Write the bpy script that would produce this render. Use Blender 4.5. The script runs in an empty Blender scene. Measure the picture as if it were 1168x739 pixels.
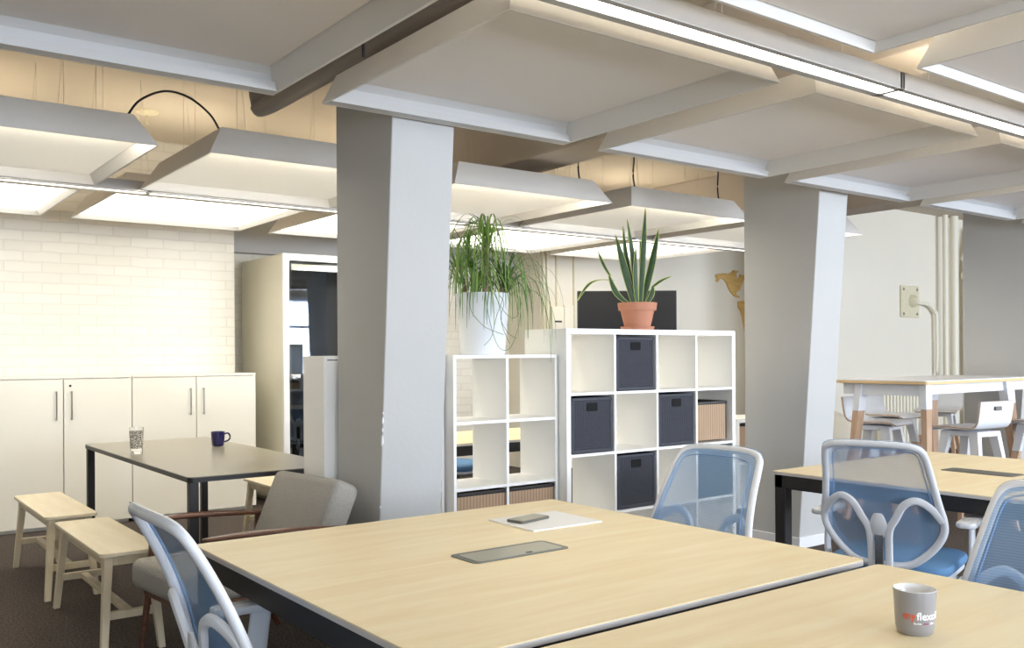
import bpy, bmesh, math, random
from mathutils import Vector, Matrix
PI = math.pi
random.seed(7)
SC = bpy.context.scene
COL = SC.collection

# ------------------------------------------------------------------ materials
def srgb(r, g, b):
    def f(c):
        c /= 255.0
        return c / 12.92 if c <= 0.04045 else ((c + 0.055) / 1.055) ** 2.4
    return (f(r), f(g), f(b), 1)

def mat(name, col, rough=0.5, metal=0.0, noise=None, bump=None, spec=0.5, alpha=None, coat=0.0):
    """noise=(scale, amount) varies the colour a little; bump=(scale, strength)"""
    m = bpy.data.materials.new(name); m.use_nodes = True
    nt = m.node_tree; n = nt.nodes; L = nt.links
    b = n['Principled BSDF']
    c = srgb(*col)
    b.inputs['Base Color'].default_value = c
    b.inputs['Roughness'].default_value = rough
    b.inputs['Metallic'].default_value = metal
    b.inputs['Specular IOR Level'].default_value = spec
    b.inputs['Coat Weight'].default_value = coat
    if alpha is not None: b.inputs['Alpha'].default_value = alpha
    if noise or bump:
        tc = n.new('ShaderNodeTexCoord')
    if noise:
        nz = n.new('ShaderNodeTexNoise'); nz.inputs['Scale'].default_value = noise[0]; nz.inputs['Detail'].default_value = 5
        L.new(tc.outputs['Object'], nz.inputs['Vector'])
        mx = n.new('ShaderNodeMix'); mx.data_type = 'RGBA'
        a = noise[1]
        mx.inputs[6].default_value = tuple(max(0, v * (1 - a)) for v in c[:3]) + (1,)
        mx.inputs[7].default_value = tuple(min(1, v * (1 + a)) for v in c[:3]) + (1,)
        L.new(nz.outputs['Fac'], mx.inputs[0]); L.new(mx.outputs[2], b.inputs['Base Color'])
    if bump:
        n2 = n.new('ShaderNodeTexNoise'); n2.inputs['Scale'].default_value = bump[0]; n2.inputs['Detail'].default_value = 4
        L.new(tc.outputs['Object'], n2.inputs['Vector'])
        bp = n.new('ShaderNodeBump'); bp.inputs['Strength'].default_value = bump[1]; bp.inputs['Distance'].default_value = 0.01
        L.new(n2.outputs['Fac'], bp.inputs['Height']); L.new(bp.outputs['Normal'], b.inputs['Normal'])
    return m

def wood(name, c1, c2, axis='Y', scale=3.0, rough=0.4, stretch=14.0, coat=0.0):
    m = bpy.data.materials.new(name); m.use_nodes = True
    nt = m.node_tree; n = nt.nodes; L = nt.links; b = n['Principled BSDF']
    tc = n.new('ShaderNodeTexCoord'); mp = n.new('ShaderNodeMapping')
    s = {'X': (1, stretch, stretch), 'Y': (stretch, 1, stretch), 'Z': (stretch, stretch, 1)}[axis]
    mp.inputs['Scale'].default_value = s
    L.new(tc.outputs['Object'], mp.inputs['Vector'])
    nz = n.new('ShaderNodeTexNoise'); nz.inputs['Scale'].default_value = scale; nz.inputs['Detail'].default_value = 6; nz.inputs['Distortion'].default_value = 0.6
    L.new(mp.outputs['Vector'], nz.inputs['Vector'])
    cr = n.new('ShaderNodeValToRGB'); cr.color_ramp.elements[0].position = 0.3; cr.color_ramp.elements[1].position = 0.7
    cr.color_ramp.elements[0].color = srgb(*c1); cr.color_ramp.elements[1].color = srgb(*c2)
    L.new(nz.outputs['Fac'], cr.inputs['Fac']); L.new(cr.outputs['Color'], b.inputs['Base Color'])
    b.inputs['Roughness'].default_value = rough; b.inputs['Coat Weight'].default_value = coat
    return m

def emit(name, col, strength):
    m = bpy.data.materials.new(name); m.use_nodes = True
    b = m.node_tree.nodes['Principled BSDF']
    b.inputs['Base Color'].default_value = srgb(*col)
    b.inputs['Emission Color'].default_value = srgb(*col)
    b.inputs['Emission Strength'].default_value = strength
    return m

def brick_mat(name, col, mort):
    m = bpy.data.materials.new(name); m.use_nodes = True
    nt = m.node_tree; n = nt.nodes; L = nt.links; b = n['Principled BSDF']
    tc = n.new('ShaderNodeTexCoord')
    sep = n.new('ShaderNodeSeparateXYZ'); L.new(tc.outputs['Object'], sep.inputs[0])
    ad = n.new('ShaderNodeMath'); ad.operation = 'ADD'; L.new(sep.outputs['X'], ad.inputs[0]); L.new(sep.outputs['Y'], ad.inputs[1])
    cb = n.new('ShaderNodeCombineXYZ'); L.new(ad.outputs[0], cb.inputs['X']); L.new(sep.outputs['Z'], cb.inputs['Y'])
    wn = n.new('ShaderNodeTexNoise'); wn.inputs['Scale'].default_value = 6
    L.new(tc.outputs['Object'], wn.inputs['Vector'])
    vm = n.new('ShaderNodeVectorMath'); vm.operation = 'SCALE'; vm.inputs['Scale'].default_value = 0.018
    L.new(wn.outputs['Color'], vm.inputs[0])
    va = n.new('ShaderNodeVectorMath'); va.operation = 'ADD'
    L.new(cb.outputs[0], va.inputs[0]); L.new(vm.outputs[0], va.inputs[1])
    br = n.new('ShaderNodeTexBrick')
    br.inputs['Scale'].default_value = 1.0
    br.inputs['Brick Width'].default_value = 0.27; br.inputs['Row Height'].default_value = 0.083
    br.inputs['Mortar Size'].default_value = 0.007; br.inputs['Mortar Smooth'].default_value = 0.6
    br.inputs['Color1'].default_value = srgb(*col); br.inputs['Color2'].default_value = srgb(col[0]-5, col[1]-5, col[2]-6)
    br.inputs['Mortar'].default_value = srgb(*mort)
    L.new(va.outputs[0], br.inputs['Vector'])
    L.new(br.outputs['Color'], b.inputs['Base Color'])
    nz = n.new('ShaderNodeTexNoise'); nz.inputs['Scale'].default_value = 45
    L.new(tc.outputs['Object'], nz.inputs['Vector'])
    inv = n.new('ShaderNodeMath'); inv.operation = 'SUBTRACT'; inv.inputs[0].default_value = 1; L.new(br.outputs['Fac'], inv.inputs[1])
    ml = n.new('ShaderNodeMath'); ml.operation = 'MULTIPLY_ADD'; ml.inputs[1].default_value = 0.25
    L.new(nz.outputs['Fac'], ml.inputs[0]); L.new(inv.outputs[0], ml.inputs[2])
    bp = n.new('ShaderNodeBump'); bp.inputs['Strength'].default_value = 0.35; bp.inputs['Distance'].default_value = 0.008
    L.new(ml.outputs[0], bp.inputs['Height']); L.new(bp.outputs['Normal'], b.inputs['Normal'])
    b.inputs['Roughness'].default_value = 0.6
    return m

def weave_mat(name, c1, c2, sx, sz, bstr=0.8):
    """basket weave: crossed waves along the horizontal and the vertical"""
    m = bpy.data.materials.new(name); m.use_nodes = True
    nt = m.node_tree; n = nt.nodes; L = nt.links; b = n['Principled BSDF']
    tc = n.new('ShaderNodeTexCoord')
    sep = n.new('ShaderNodeSeparateXYZ'); L.new(tc.outputs['Object'], sep.inputs[0])
    ad = n.new('ShaderNodeMath'); ad.operation = 'ADD'; L.new(sep.outputs['X'], ad.inputs[0]); L.new(sep.outputs['Y'], ad.inputs[1])
    def wave(src, k):
        a = n.new('ShaderNodeMath'); a.operation = 'MULTIPLY'; a.inputs[1].default_value = k; L.new(src, a.inputs[0])
        s = n.new('ShaderNodeMath'); s.operation = 'SINE'; L.new(a.outputs[0], s.inputs[0]); return s.outputs[0]
    wx = wave(ad.outputs[0], sx); wz = wave(sep.outputs['Z'], sz)
    pr = n.new('ShaderNodeMath'); pr.operation = 'MULTIPLY'; L.new(wx, pr.inputs[0]); L.new(wz, pr.inputs[1])
    half = n.new('ShaderNodeMath'); half.operation = 'MULTIPLY_ADD'; half.inputs[1].default_value = 0.3; half.inputs[2].default_value = 0.5
    L.new(pr.outputs[0], half.inputs[0])
    st = n.new('ShaderNodeMath'); st.operation = 'MULTIPLY_ADD'; st.inputs[1].default_value = 0.22
    L.new(wx, st.inputs[0]); L.new(half.outputs[0], st.inputs[2])
    cr = n.new('ShaderNodeValToRGB'); cr.color_ramp.elements[0].position = 0.15; cr.color_ramp.elements[1].position = 0.85
    cr.color_ramp.elements[0].color = srgb(*c1); cr.color_ramp.elements[1].color = srgb(*c2)
    L.new(st.outputs[0], cr.inputs['Fac']); L.new(cr.outputs['Color'], b.inputs['Base Color'])
    bp = n.new('ShaderNodeBump'); bp.inputs['Strength'].default_value = bstr; bp.inputs['Distance'].default_value = 0.006
    L.new(st.outputs[0], bp.inputs['Height']); L.new(bp.outputs['Normal'], b.inputs['Normal'])
    b.inputs['Roughness'].default_value = 0.7
    return m

def mesh_fabric(name, col, see):
    m = bpy.data.materials.new(name); m.use_nodes = True
    nt = m.node_tree; n = nt.nodes; L = nt.links; b = n['Principled BSDF']
    tc = n.new('ShaderNodeTexCoord')
    b.inputs['Base Color'].default_value = srgb(*col); b.inputs['Roughness'].default_value = 0.7
    sep = n.new('ShaderNodeSeparateXYZ'); L.new(tc.outputs['Object'], sep.inputs[0])
    a = n.new('ShaderNodeMath'); a.operation = 'MULTIPLY'; a.inputs[1].default_value = 900; L.new(sep.outputs['Z'], a.inputs[0])
    s = n.new('ShaderNodeMath'); s.operation = 'SINE'; L.new(a.outputs[0], s.inputs[0])
    h = n.new('ShaderNodeMath'); h.operation = 'MULTIPLY_ADD'; h.inputs[1].default_value = 0.06; h.inputs[2].default_value = 1 - see
    L.new(s.outputs[0], h.inputs[0]); L.new(h.outputs[0], b.inputs['Alpha'])
    return m

M = dict(
    white=mat('white_lacquer', (238, 238, 240), .35),
    shelf=mat('shelf_white', (249, 248, 244), .4),
    cream=mat('cream_cabinet', (236, 232, 220), .4),
    cove=mat('cove_white', (206, 206, 206), .6),
    panel=mat('panel_white', (224, 221, 216), .7, noise=(5, .02)),
    panel_under=mat('panel_fabric_white', (246, 242, 240), .85, bump=(220, .08)),
    slab=mat('painted_concrete', (194, 184, 168), .85, noise=(2, .06), bump=(30, .15)),
    beam=mat('painted_beam', (190, 180, 168), .8, noise=(3, .05)),
    column=mat('column_paint', (189, 189, 187), .6, noise=(3, .03), bump=(40, .08)),
    plaster=mat('wall_plaster', (228, 222, 208), .7, noise=(2, .02), bump=(25, .12)),
    brick=brick_mat('painted_brick', (228, 225, 216), (218, 214, 204)),
    black=mat('black_powder_coat', (34, 30, 30), .45, bump=(300, .05)),
    dark_top=mat('dark_laminate', (138, 132, 116), .28, noise=(60, .06)),
    birch=wood('birch_laminate', (244, 222, 176), (252, 236, 196), 'X', 2.2, .45, 9, 0),
    edge=mat('tabletop_edge', (206, 200, 196), .35),
    ply_edge=mat('ply_edge', (222, 190, 140), .5),
    bench=wood('pale_bench_wood', (212, 194, 160), (228, 214, 184), 'Z', 2.5, .45, 8),
    bench_top=wood('pale_bench_top', (220, 205, 172), (232, 219, 190), 'Y', 2.5, .4, 8),
    walnut=wood('walnut', (72, 42, 28), (112, 68, 44), 'X', 3, .35, 12, .2),
    oak=wood('oak', (182, 148, 120), (208, 176, 148), 'Z', 3, .45, 10),
    grey_fabric=mat('grey_wool', (166, 162, 154), .9, noise=(110, .22), bump=(260, .5)),
    frame_white=mat('white_plastic', (226, 228, 232), .38),
    blue_mesh=mesh_fabric('blue_mesh', (146, 184, 224), .46),
    blue_seat=mat('blue_seat_fabric', (98, 142, 184), .8, bump=(400, .3)),
    chrome=mat('brushed_steel', (180, 180, 178), .22, 1.0),
    steel=mat('satin_steel', (168, 166, 150), .35, .8),
    grey_plastic=mat('grey_plastic', (96, 94, 86), .4),
    paper=mat('paper', (250, 249, 246), .6),
    mug_grey=mat('grey_glaze', (150, 148, 150), .3, coat=.4),
    mug_white=mat('white_glaze', (244, 242, 240), .15, coat=.5),
    mug_blue=mat('navy_glaze', (24, 22, 84), .12, coat=.6),
    orange=mat('orange_print', (226, 92, 52), .4),
    magenta=mat('magenta_print', (170, 60, 110), .4),
    print_white=mat('white_print', (248, 248, 248), .4),
    basket=weave_mat('dark_wicker', (30, 31, 36), (74, 77, 88), 420, 520),
    basket_rim=mat('dark_wicker_rim', (54, 56, 66), .6, noise=(200, .3)),
    wicker=weave_mat('tan_wicker', (150, 118, 92), (206, 178, 148), 300, 900, .5),
    hole=mat('dark_inside', (14, 14, 16), .9),
    terracotta=mat('terracotta', (192, 134, 108), .75, noise=(9, .12), bump=(60, .1)),
    soil=mat('soil', (60, 44, 34), .95, bump=(80, .8)),
    pot_white=mat('white_pot', (238, 240, 244), .4),
    leaf=mat('thin_leaf', (124, 154, 72), .5, noise=(14, .35)),
    leaf_dark=mat('thin_leaf_dark', (88, 122, 54), .5, noise=(14, .3)),
    bark=mat('trunk_bark', (160, 130, 112), .9, noise=(30, .25), bump=(60, .6)),
    snake=mat('snake_leaf', (46, 76, 36), .45, noise=(30, .6)),
    snake_edge=mat('snake_leaf_margin', (176, 186, 98), .45),
    screen=mat('tv_screen', (12, 11, 12), .4, spec=.25),
    tv_frame=mat('tv_frame', (14, 14, 15), .4),
    pipe=mat('painted_pipe', (232, 226, 208), .45),
    pipe_dark=mat('dark_grey_pipe', (128, 118, 110), .45),
    cable=mat('black_cable', (22, 20, 20), .5),
    wire=mat('steel_wire', (190, 182, 168), .4, .6),
    map=wood('map_wood', (196, 158, 88), (218, 182, 116), 'X', 4, .55, 6),
    booth=mat('booth_panel', (226, 222, 204), .45),
    booth_in=mat('booth_felt', (70, 68, 60), .95, noise=(40, .15)),
    socket=mat('switch_plastic', (238, 232, 216), .35),
    plate=mat('painted_plate', (214, 206, 178), .5, noise=(50, .22), bump=(60, .5)),
    lamp_body=mat('lamp_aluminium', (172, 168, 163), .35, .35),
    window_frame=mat('window_frame', (210, 212, 216), .5),
    stone=mat('window_sill', (205, 205, 200), .5),
    rubber=mat('rubber', (30, 30, 32), .7),
)
M['diffuser_near'] = emit('lamp_diffuser_near', (255, 250, 240), 7)
M['diffuser_far'] = emit('lamp_diffuser_far', (255, 246, 228), 1.6)
M['uplight'] = emit('lamp_uplight', (255, 244, 222), 3)
M['uplight_near'] = emit('lamp_uplight_near', (255, 244, 222), 9)
M['board_added_glow'] = emit('tray_board_added_glow', (246, 242, 232), .10)  # faint emission added to brighten the boards beside the light strips
M['tray_uplight'] = emit('tray_uplight', (255, 242, 218), 15)
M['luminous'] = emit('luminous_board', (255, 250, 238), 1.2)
M['tray_led'] = emit('tray_led', (255, 248, 232), 42)

def glass(name, tint=(255, 255, 255), rough=0.0):
    m = bpy.data.materials.new(name); m.use_nodes = True
    b = m.node_tree.nodes['Principled BSDF']
    b.inputs['Base Color'].default_value = srgb(*tint); b.inputs['Roughness'].default_value = rough
    b.inputs['Transmission Weight'].default_value = 1; b.inputs['IOR'].default_value = 1.45
    return m
M['glass'] = glass('clear_glass')
def booth_glass():
    m = bpy.data.materials.new('smoked_glass'); m.use_nodes = True
    n = m.node_tree.nodes; L = m.node_tree.links
    out = n['Material Output']; n.remove(n['Principled BSDF'])
    t = n.new('ShaderNodeBsdfTransparent'); t.inputs['Color'].default_value = (.45, .46, .44, 1)
    g = n.new('ShaderNodeBsdfGlossy'); g.inputs['Roughness'].default_value = 0.02; g.inputs['Color'].default_value = (.7, .8, 1, 1)
    mx = n.new('ShaderNodeMixShader'); mx.inputs[0].default_value = 0.13
    L.new(t.outputs[0], mx.inputs[1]); L.new(g.outputs[0], mx.inputs[2]); L.new(mx.outputs[0], out.inputs['Surface'])
    return m
M['booth_glass'] = booth_glass()
def carpet():
    m = bpy.data.materials.new('carpet'); m.use_nodes = True
    n = m.node_tree.nodes; L = m.node_tree.links; b = n['Principled BSDF']
    tc = n.new('ShaderNodeTexCoord')
    a = n.new('ShaderNodeTexNoise'); a.inputs['Scale'].default_value = 90; a.inputs['Detail'].default_value = 6
    c = n.new('ShaderNodeTexNoise'); c.inputs['Scale'].default_value = 1.2
    L.new(tc.outputs['Object'], a.inputs['Vector']); L.new(tc.outputs['Object'], c.inputs['Vector'])
    cr = n.new('ShaderNodeValToRGB'); cr.color_ramp.elements[0].position = .3; cr.color_ramp.elements[1].position = .72
    cr.color_ramp.elements[0].color = srgb(52, 46, 42); cr.color_ramp.elements[1].color = srgb(108, 98, 92)
    L.new(a.outputs['Fac'], cr.inputs['Fac']); L.new(cr.outputs['Color'], b.inputs['Base Color'])
    bp = n.new('ShaderNodeBump'); bp.inputs['Strength'].default_value = .8; bp.inputs['Distance'].default_value = .01
    L.new(a.outputs['Fac'], bp.inputs['Height']); L.new(bp.outputs['Normal'], b.inputs['Normal'])
    b.inputs['Roughness'].default_value = .95; b.inputs['Specular IOR Level'].default_value = .1
    return m
M['carpet'] = carpet()

# ------------------------------------------------------------------ mesh builder
def smooth_path(pts, n=8, closed=False):
    P = [Vector(p) for p in pts]; out = []; N = len(P)
    rng = range(N) if closed else range(N - 1)
    for i in rng:
        if closed: p0, p1, p2, p3 = P[i-1], P[i], P[(i+1) % N], P[(i+2) % N]
        else: p0, p1, p2, p3 = P[max(i-1, 0)], P[i], P[i+1], P[min(i+2, N-1)]
        for k in range(n):
            t = k / n
            out.append(0.5 * ((2*p1) + (p2-p0)*t + (2*p0-5*p1+4*p2-p3)*t*t + (3*p1-p0-3*p2+p3)*t*t*t))
    if not closed: out.append(P[-1])
    return out

def rrect(x0, x1, y0, y1, r, n=5):
    out = []
    for cx, cy, a0 in ((x1-r, y1-r, 0), (x0+r, y1-r, 90), (x0+r, y0+r, 180), (x1-r, y0+r, 270)):
        for k in range(n+1):
            a = math.radians(a0 + 90*k/n); out.append((cx + r*math.cos(a), cy + r*math.sin(a)))
    return out
class MB:
    def __init__(s): s.bm = bmesh.new()
    def _merge(s, b, mtx=None):
        if mtx is not None: b.transform(mtx)
        me = bpy.data.meshes.new('t'); b.to_mesh(me); b.free(); s.bm.from_mesh(me); bpy.data.meshes.remove(me); return s
    def box(s, x0, x1, y0, y1, z0, z1, bev=0.0, seg=2, mtx=None):
        b = bmesh.new(); bmesh.ops.create_cube(b, size=1)
        for v in b.verts:
            v.co = Vector((x0 + (v.co.x+.5)*(x1-x0), y0 + (v.co.y+.5)*(y1-y0), z0 + (v.co.z+.5)*(z1-z0)))
        if bev > 0:
            bmesh.ops.bevel(b, geom=list(b.edges), offset=min(bev, .49*min(abs(x1-x0), abs(y1-y0), abs(z1-z0))), segments=seg, profile=.5, affect='EDGES')
        return s._merge(b, mtx)
    def hexa(s, pts, bev=0.0, seg=2):
        """8 points: bottom four (ccw) then top four"""
        b = bmesh.new(); v = [b.verts.new(p) for p in pts]
        for f in ((3,2,1,0), (4,5,6,7), (0,1,5,4), (1,2,6,5), (2,3,7,6), (3,0,4,7)): b.faces.new([v[i] for i in f])
        if bev > 0: bmesh.ops.bevel(b, geom=list(b.edges), offset=bev, segments=seg, profile=.5, affect='EDGES')
        return s._merge(b)
    def prism(s, outline, h, mtx=None, bev=0.0):
        """outline in xy, extruded 0..h along z"""
        b = bmesh.new(); n = len(outline)
        a = [b.verts.new((p[0], p[1], 0)) for p in outline]; c = [b.verts.new((p[0], p[1], h)) for p in outline]
        b.faces.new(a[::-1]); b.faces.new(c)
        for i in range(n): b.faces.new((a[i], a[(i+1) % n], c[(i+1) % n], c[i]))
        bmesh.ops.recalc_face_normals(b, faces=list(b.faces))
        if bev > 0:
            ed = [e for e in b.edges if abs(e.verts[0].co.z - e.verts[1].co.z) < 1e-6]
            bmesh.ops.bevel(b, geom=ed, offset=bev, segments=2, profile=.5, affect='EDGES')
        return s._merge(b, mtx)
    def sweep(s, pts, r, seg=8, closed=False, ry=None, up=(0, 0, 1), taper=None):
        """tube along points; r across, ry along 'up'"""
        P = [Vector(p) for p in pts]; N = len(P); rings = []; U = Vector(up)
        for i, p in enumerate(P):
            if closed: t = P[(i+1) % N] - P[i-1]
            else: t = P[min(i+1, N-1)] - P[max(i-1, 0)]
            t.normalize()
            a = t.cross(U)
            if a.length < 1e-3: a = t.cross(Vector((1, 0, 0.01)))
            a.normalize(); c = a.cross(t).normalized()
            k = taper(i/(N-1)) if taper else 1.0
            rr = r*k; r2 = (ry if ry else r)*k
            rings.append([s.bm.verts.new(p + a*math.cos(2*PI*j/seg)*rr + c*math.sin(2*PI*j/seg)*r2) for j in range(seg)])
        R = range(N) if closed else range(N-1)
        for i in R:
            A, B = rings[i], rings[(i+1) % N]
            for j in range(seg): s.bm.faces.new((A[j], A[(j+1) % seg], B[(j+1) % seg], B[j]))
        if not closed:
            s.bm.faces.new(rings[0][::-1]); s.bm.faces.new(rings[-1])
        return s
    def lathe(s, prof, seg=32, cx=0, cy=0, z=0):
        rings = []
        for r, h in prof:
            if r < 1e-5: rings.append([s.bm.verts.new((cx, cy, z+h))])
            else: rings.append([s.bm.verts.new((cx + r*math.cos(2*PI*j/seg), cy + r*math.sin(2*PI*j/seg), z+h)) for j in range(seg)])
        for A, B in zip(rings, rings[1:]):
            for j in range(seg):
                k = (j+1) % seg
                if len(A) == 1 and len(B) == 1: continue
                if len(A) == 1: s.bm.faces.new((A[0], B[k], B[j]))
                elif len(B) == 1: s.bm.faces.new((A[j], A[k], B[0]))
                else: s.bm.faces.new((A[j], A[k], B[k], B[j]))
        return s
    def ribbon(s, pts, width, side, thick=0.0):
        """leaf blade: width(t) across 'side'"""
        P = [Vector(p) for p in pts]; N = len(P); rows = []
        for i, p in enumerate(P):
            w = width(i/(N-1))/2; sd = Vector(side).normalized()
            t = (P[min(i+1, N-1)] - P[max(i-1, 0)]).normalized(); nn = sd.cross(t).normalized()
            rows.append([s.bm.verts.new(p - sd*w), s.bm.verts.new(p + nn*w*.25), s.bm.verts.new(p + sd*w)])
        for A, B in zip(rows, rows[1:]):
            s.bm.faces.new((A[0], A[1], B[1], B[0])); s.bm.faces.new((A[1], A[2], B[2], B[1]))
        return s
    def build(s, name, m, parent=None, smooth=False, label=None, loc=None, rot=None, recalc=True):
        if recalc: bmesh.ops.recalc_face_normals(s.bm, faces=list(s.bm.faces))
        me = bpy.data.meshes.new(name); s.bm.to_mesh(me); s.bm.free()
        me.materials.append(m)
        if smooth:
            for p in me.polygons: p.use_smooth = True
            if smooth != 'all':
                try: me.set_sharp_from_angle(angle=math.radians(40))
                except Exception: pass
        o = bpy.data.objects.new(name, me); COL.objects.link(o)
        if parent: o.parent = parent
        if loc: o.location = loc
        if rot: o.rotation_euler = rot
        if label: o['label'] = label
        return o

def tag(o, label, cat, group=None, kind=None):
    o['label'] = label; o['category'] = cat
    if group: o['group'] = group
    if kind: o['kind'] = kind
    return o
def thing(name, label, cat, loc=(0, 0, 0), rz=0.0, group=None):
    o = bpy.data.objects.new(name, None); COL.objects.link(o); o.empty_display_size = .1
    o.location = loc; o.rotation_euler = (0, 0, rz)
    return tag(o, label, cat, group)
def struct(name, mb, m, smooth=False, **k):
    o = mb.build(name, m, smooth=smooth, **k); o['kind'] = 'structure'; return o
def children_of(o): return [c for c in bpy.data.objects if c.parent == o]
def dup(o, loc, rz, label, group=None):
    def rec(src, par):
        c = src.copy(); COL.objects.link(c)
        if par: c.parent = par
        for ch in children_of(src): rec(ch, c)
        return c
    r = rec(o, None); r.location = loc; r.rotation_euler = (0, 0, rz); r['label'] = label
    if group: r['group'] = group
    return r

# ------------------------------------------------------------------ camera
F_PX, HY = 1057.0, 404.2
cam = bpy.data.cameras.new('camera'); co = bpy.data.objects.new('camera', cam); COL.objects.link(co)
cam.sensor_width = 36; cam.sensor_fit = 'HORIZONTAL'; cam.lens = F_PX/1168*36
cam.shift_y = (HY - 369.5)/1168
YAW = .9285; ROLL = -.006
fw = Vector((math.cos(YAW), math.sin(YAW), 0))
rot = fw.to_track_quat('-Z', 'Y').to_matrix().to_4x4() @ Matrix.Rotation(ROLL, 4, 'Z')
co.matrix_world = Matrix.Translation((0, 0, 1.31)) @ rot
SC.camera = co

# ------------------------------------------------------------------ room shell
RZ = 2.35      # rim height of the hanging panels
CEIL = 3.15
struct('floor', MB().box(-3.2, 16.4, -3.4, 9.4, -.1, 0), M['carpet'])
struct('ceiling', MB().box(-3.2, 16.4, -3.4, 9.4, CEIL, CEIL+.15), M['slab'])
struct('wall_north', MB().box(-3.2, 2.99, 8.15, 8.35, 0, CEIL), M['brick'])
struct('wall_recess', MB().box(2.79, 2.99, 8.35, 8.9, 0, CEIL).box(2.79, 6.5, 8.75, 8.95, 0, CEIL), M['brick'])
struct('trim_1', MB().box(2.99, 6.5, 8.62, 8.75, 2.3, CEIL), M['column'])
struct('wall_northeast', MB().box(6.5, 8.85, 8.15, 8.95, 0, CEIL).box(8.85, 10.7, 8.2, 8.95, 0, CEIL), M['plaster'])
struct('wall_southeast', MB().hexa([(9.78, 6.6, 0), (16.4, 6.6, 0), (16.4, 8.95, 0), (10.7, 8.95, 0), (9.78, 6.6, CEIL), (16.4, 6.6, CEIL), (16.4, 8.95, CEIL), (10.7, 8.95, CEIL)]), M['plaster'])
struct('wall_west', MB().box(-3.4, -3.2, -3.4, 8.35, 0, CEIL), M['plaster'])
struct('wall_east', MB().box(16.2, 16.4, -3.4, 6.6, 0, CEIL), M['plaster'])
# south wall with five windows behind the camera
W = [(-2.4, -.2), (1.0, 3.2), (4.4, 6.6), (7.8, 10.0), (11.2, 13.4)]
sw = MB(); sw.box(-3.2, 16.2, -3.6, -3.4, 0, .85); sw.box(-3.2, 16.2, -3.6, -3.4, 2.55, CEIL)
xs = [-3.2] + [v for w in W for v in w] + [16.2]
for i in range(0, len(xs), 2): sw.box(xs[i], xs[i+1], -3.6, -3.4, .85, 2.55)
struct('wall_south', sw, M['plaster'])
for i, (a, b) in enumerate(W):
    f = MB()
    for x in (a, (a+b)/2 - .03, b-.06): f.box(x, x+.06, -3.55, -3.45, .85, 2.55)
    for z in (.85, 1.9, 2.49): f.box(a, b, -3.55, -3.45, z, z+.06)
    w = struct('window_%d' % (i+1), f, M['window_frame'])
    MB().box(a, b, -3.44, -3.28, .82, .86).build('window_sill', M['stone'], w)
    ld = bpy.data.lights.new('window_daylight', 'AREA'); ld.shape = 'RECTANGLE'; ld.size = b-a-.05; ld.size_y = 1.65
    ld.energy = (36, 53, 80, 115, 160)[i]; ld.color = (.80, .88, 1.0)
    lo = bpy.data.objects.new('window_daylight', ld); COL.objects.link(lo)
    lo.location = ((a+b)/2, -3.62, 1.7); lo.rotation_euler = (math.radians(108), 0, 0)
# ceiling beams running towards the far wall
struct('trim_2', MB().box(3.75, 4.12, 2.0, 8.15, 2.6, CEIL, .01), M['beam'])
struct('trim_3', MB().box(7.45, 7.8, 2.0, 8.15, 2.6, CEIL, .01), M['beam'])
struct('trim_4', MB().box(.15, .5, 2.0, 8.15, 2.6, CEIL, .01), M['beam'])
# grooves of the panelled far wall
g = MB()
for x in (6.72, 6.98): g.box(x, x+.02, 8.135, 8.15, 0, CEIL)
struct('trim_5', g, M['plate'])
struct('baseboard_north', MB().box(6.5, 8.85, 8.13, 8.15, 0, .1).box(8.85, 10.1, 8.18, 8.2, 0, .1).box(9.75, 16.2, 6.58, 6.6, 0, .1), M['white'])

# ------------------------------------------------------------------ columns
def column(x0, w, yb, yfront0, label, chips=False):
    t = thing('concrete_column', label, 'column', (x0, yb, 0), 0, 'slanted concrete columns')
    k = .0755
    y0 = yfront0 - yb; y1 = y0 - k*CEIL
    MB().hexa([(0, y0, 0), (w, y0, 0), (w, 0, 0), (0, 0, 0), (0, y1, CEIL), (w, y1, CEIL), (w, 0, CEIL), (0, 0, CEIL)], .006, 2).build('shaft', M['column'], t, label='grey painted concrete shaft, wider towards the top')
    s = .012
    MB().hexa([(-s, y0-s, 0), (w+s, y0-s, 0), (w+s, s, 0), (-s, s, 0), (-s, y0-s-.006, .075), (w+s, y0-s-.006, .075), (w+s, s, .075), (-s, s, .075)], .003).build('skirting', M['white'], t, label='white skirting board')
    if chips:
        c = MB()
        for z, hh_, w_ in ((.62, .012, .005), (.90, .055, .008), (.965, .02, .005), (1.00, .035, .006), (1.045, .012, .004)):
            y = yfront0 - yb - k*z
            c.hexa([(-.0015, y-.0015, z), (w_, y-.0015, z+hh_*.3), (w_*.5, y+.006, z), (-.0015, y+w_, z+hh_*.2), (-.0015, y-.0015-k*hh_, z+hh_), (w_*.6, y-.0015-k*hh_, z+hh_*.8), (w_*.3, y+.004, z+hh_*.9), (-.0015, y+w_*.7, z+hh_*.8)])
        o = c.build('chipped_paint', M['white'], t, label='white chips along the worn corner'); o['kind'] = 'stuff'
    return t
column(2.02, .325, 4.12, 3.745, 'grey slanted concrete column with chipped edge behind the nearest birch table', True)
column(5.234, .315, 4.255, 3.813, 'grey slanted concrete column right of the large cube shelf')
column(8.27, .315, 4.255, 3.813, 'bluish grey column at the right edge behind the bar table')

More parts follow.
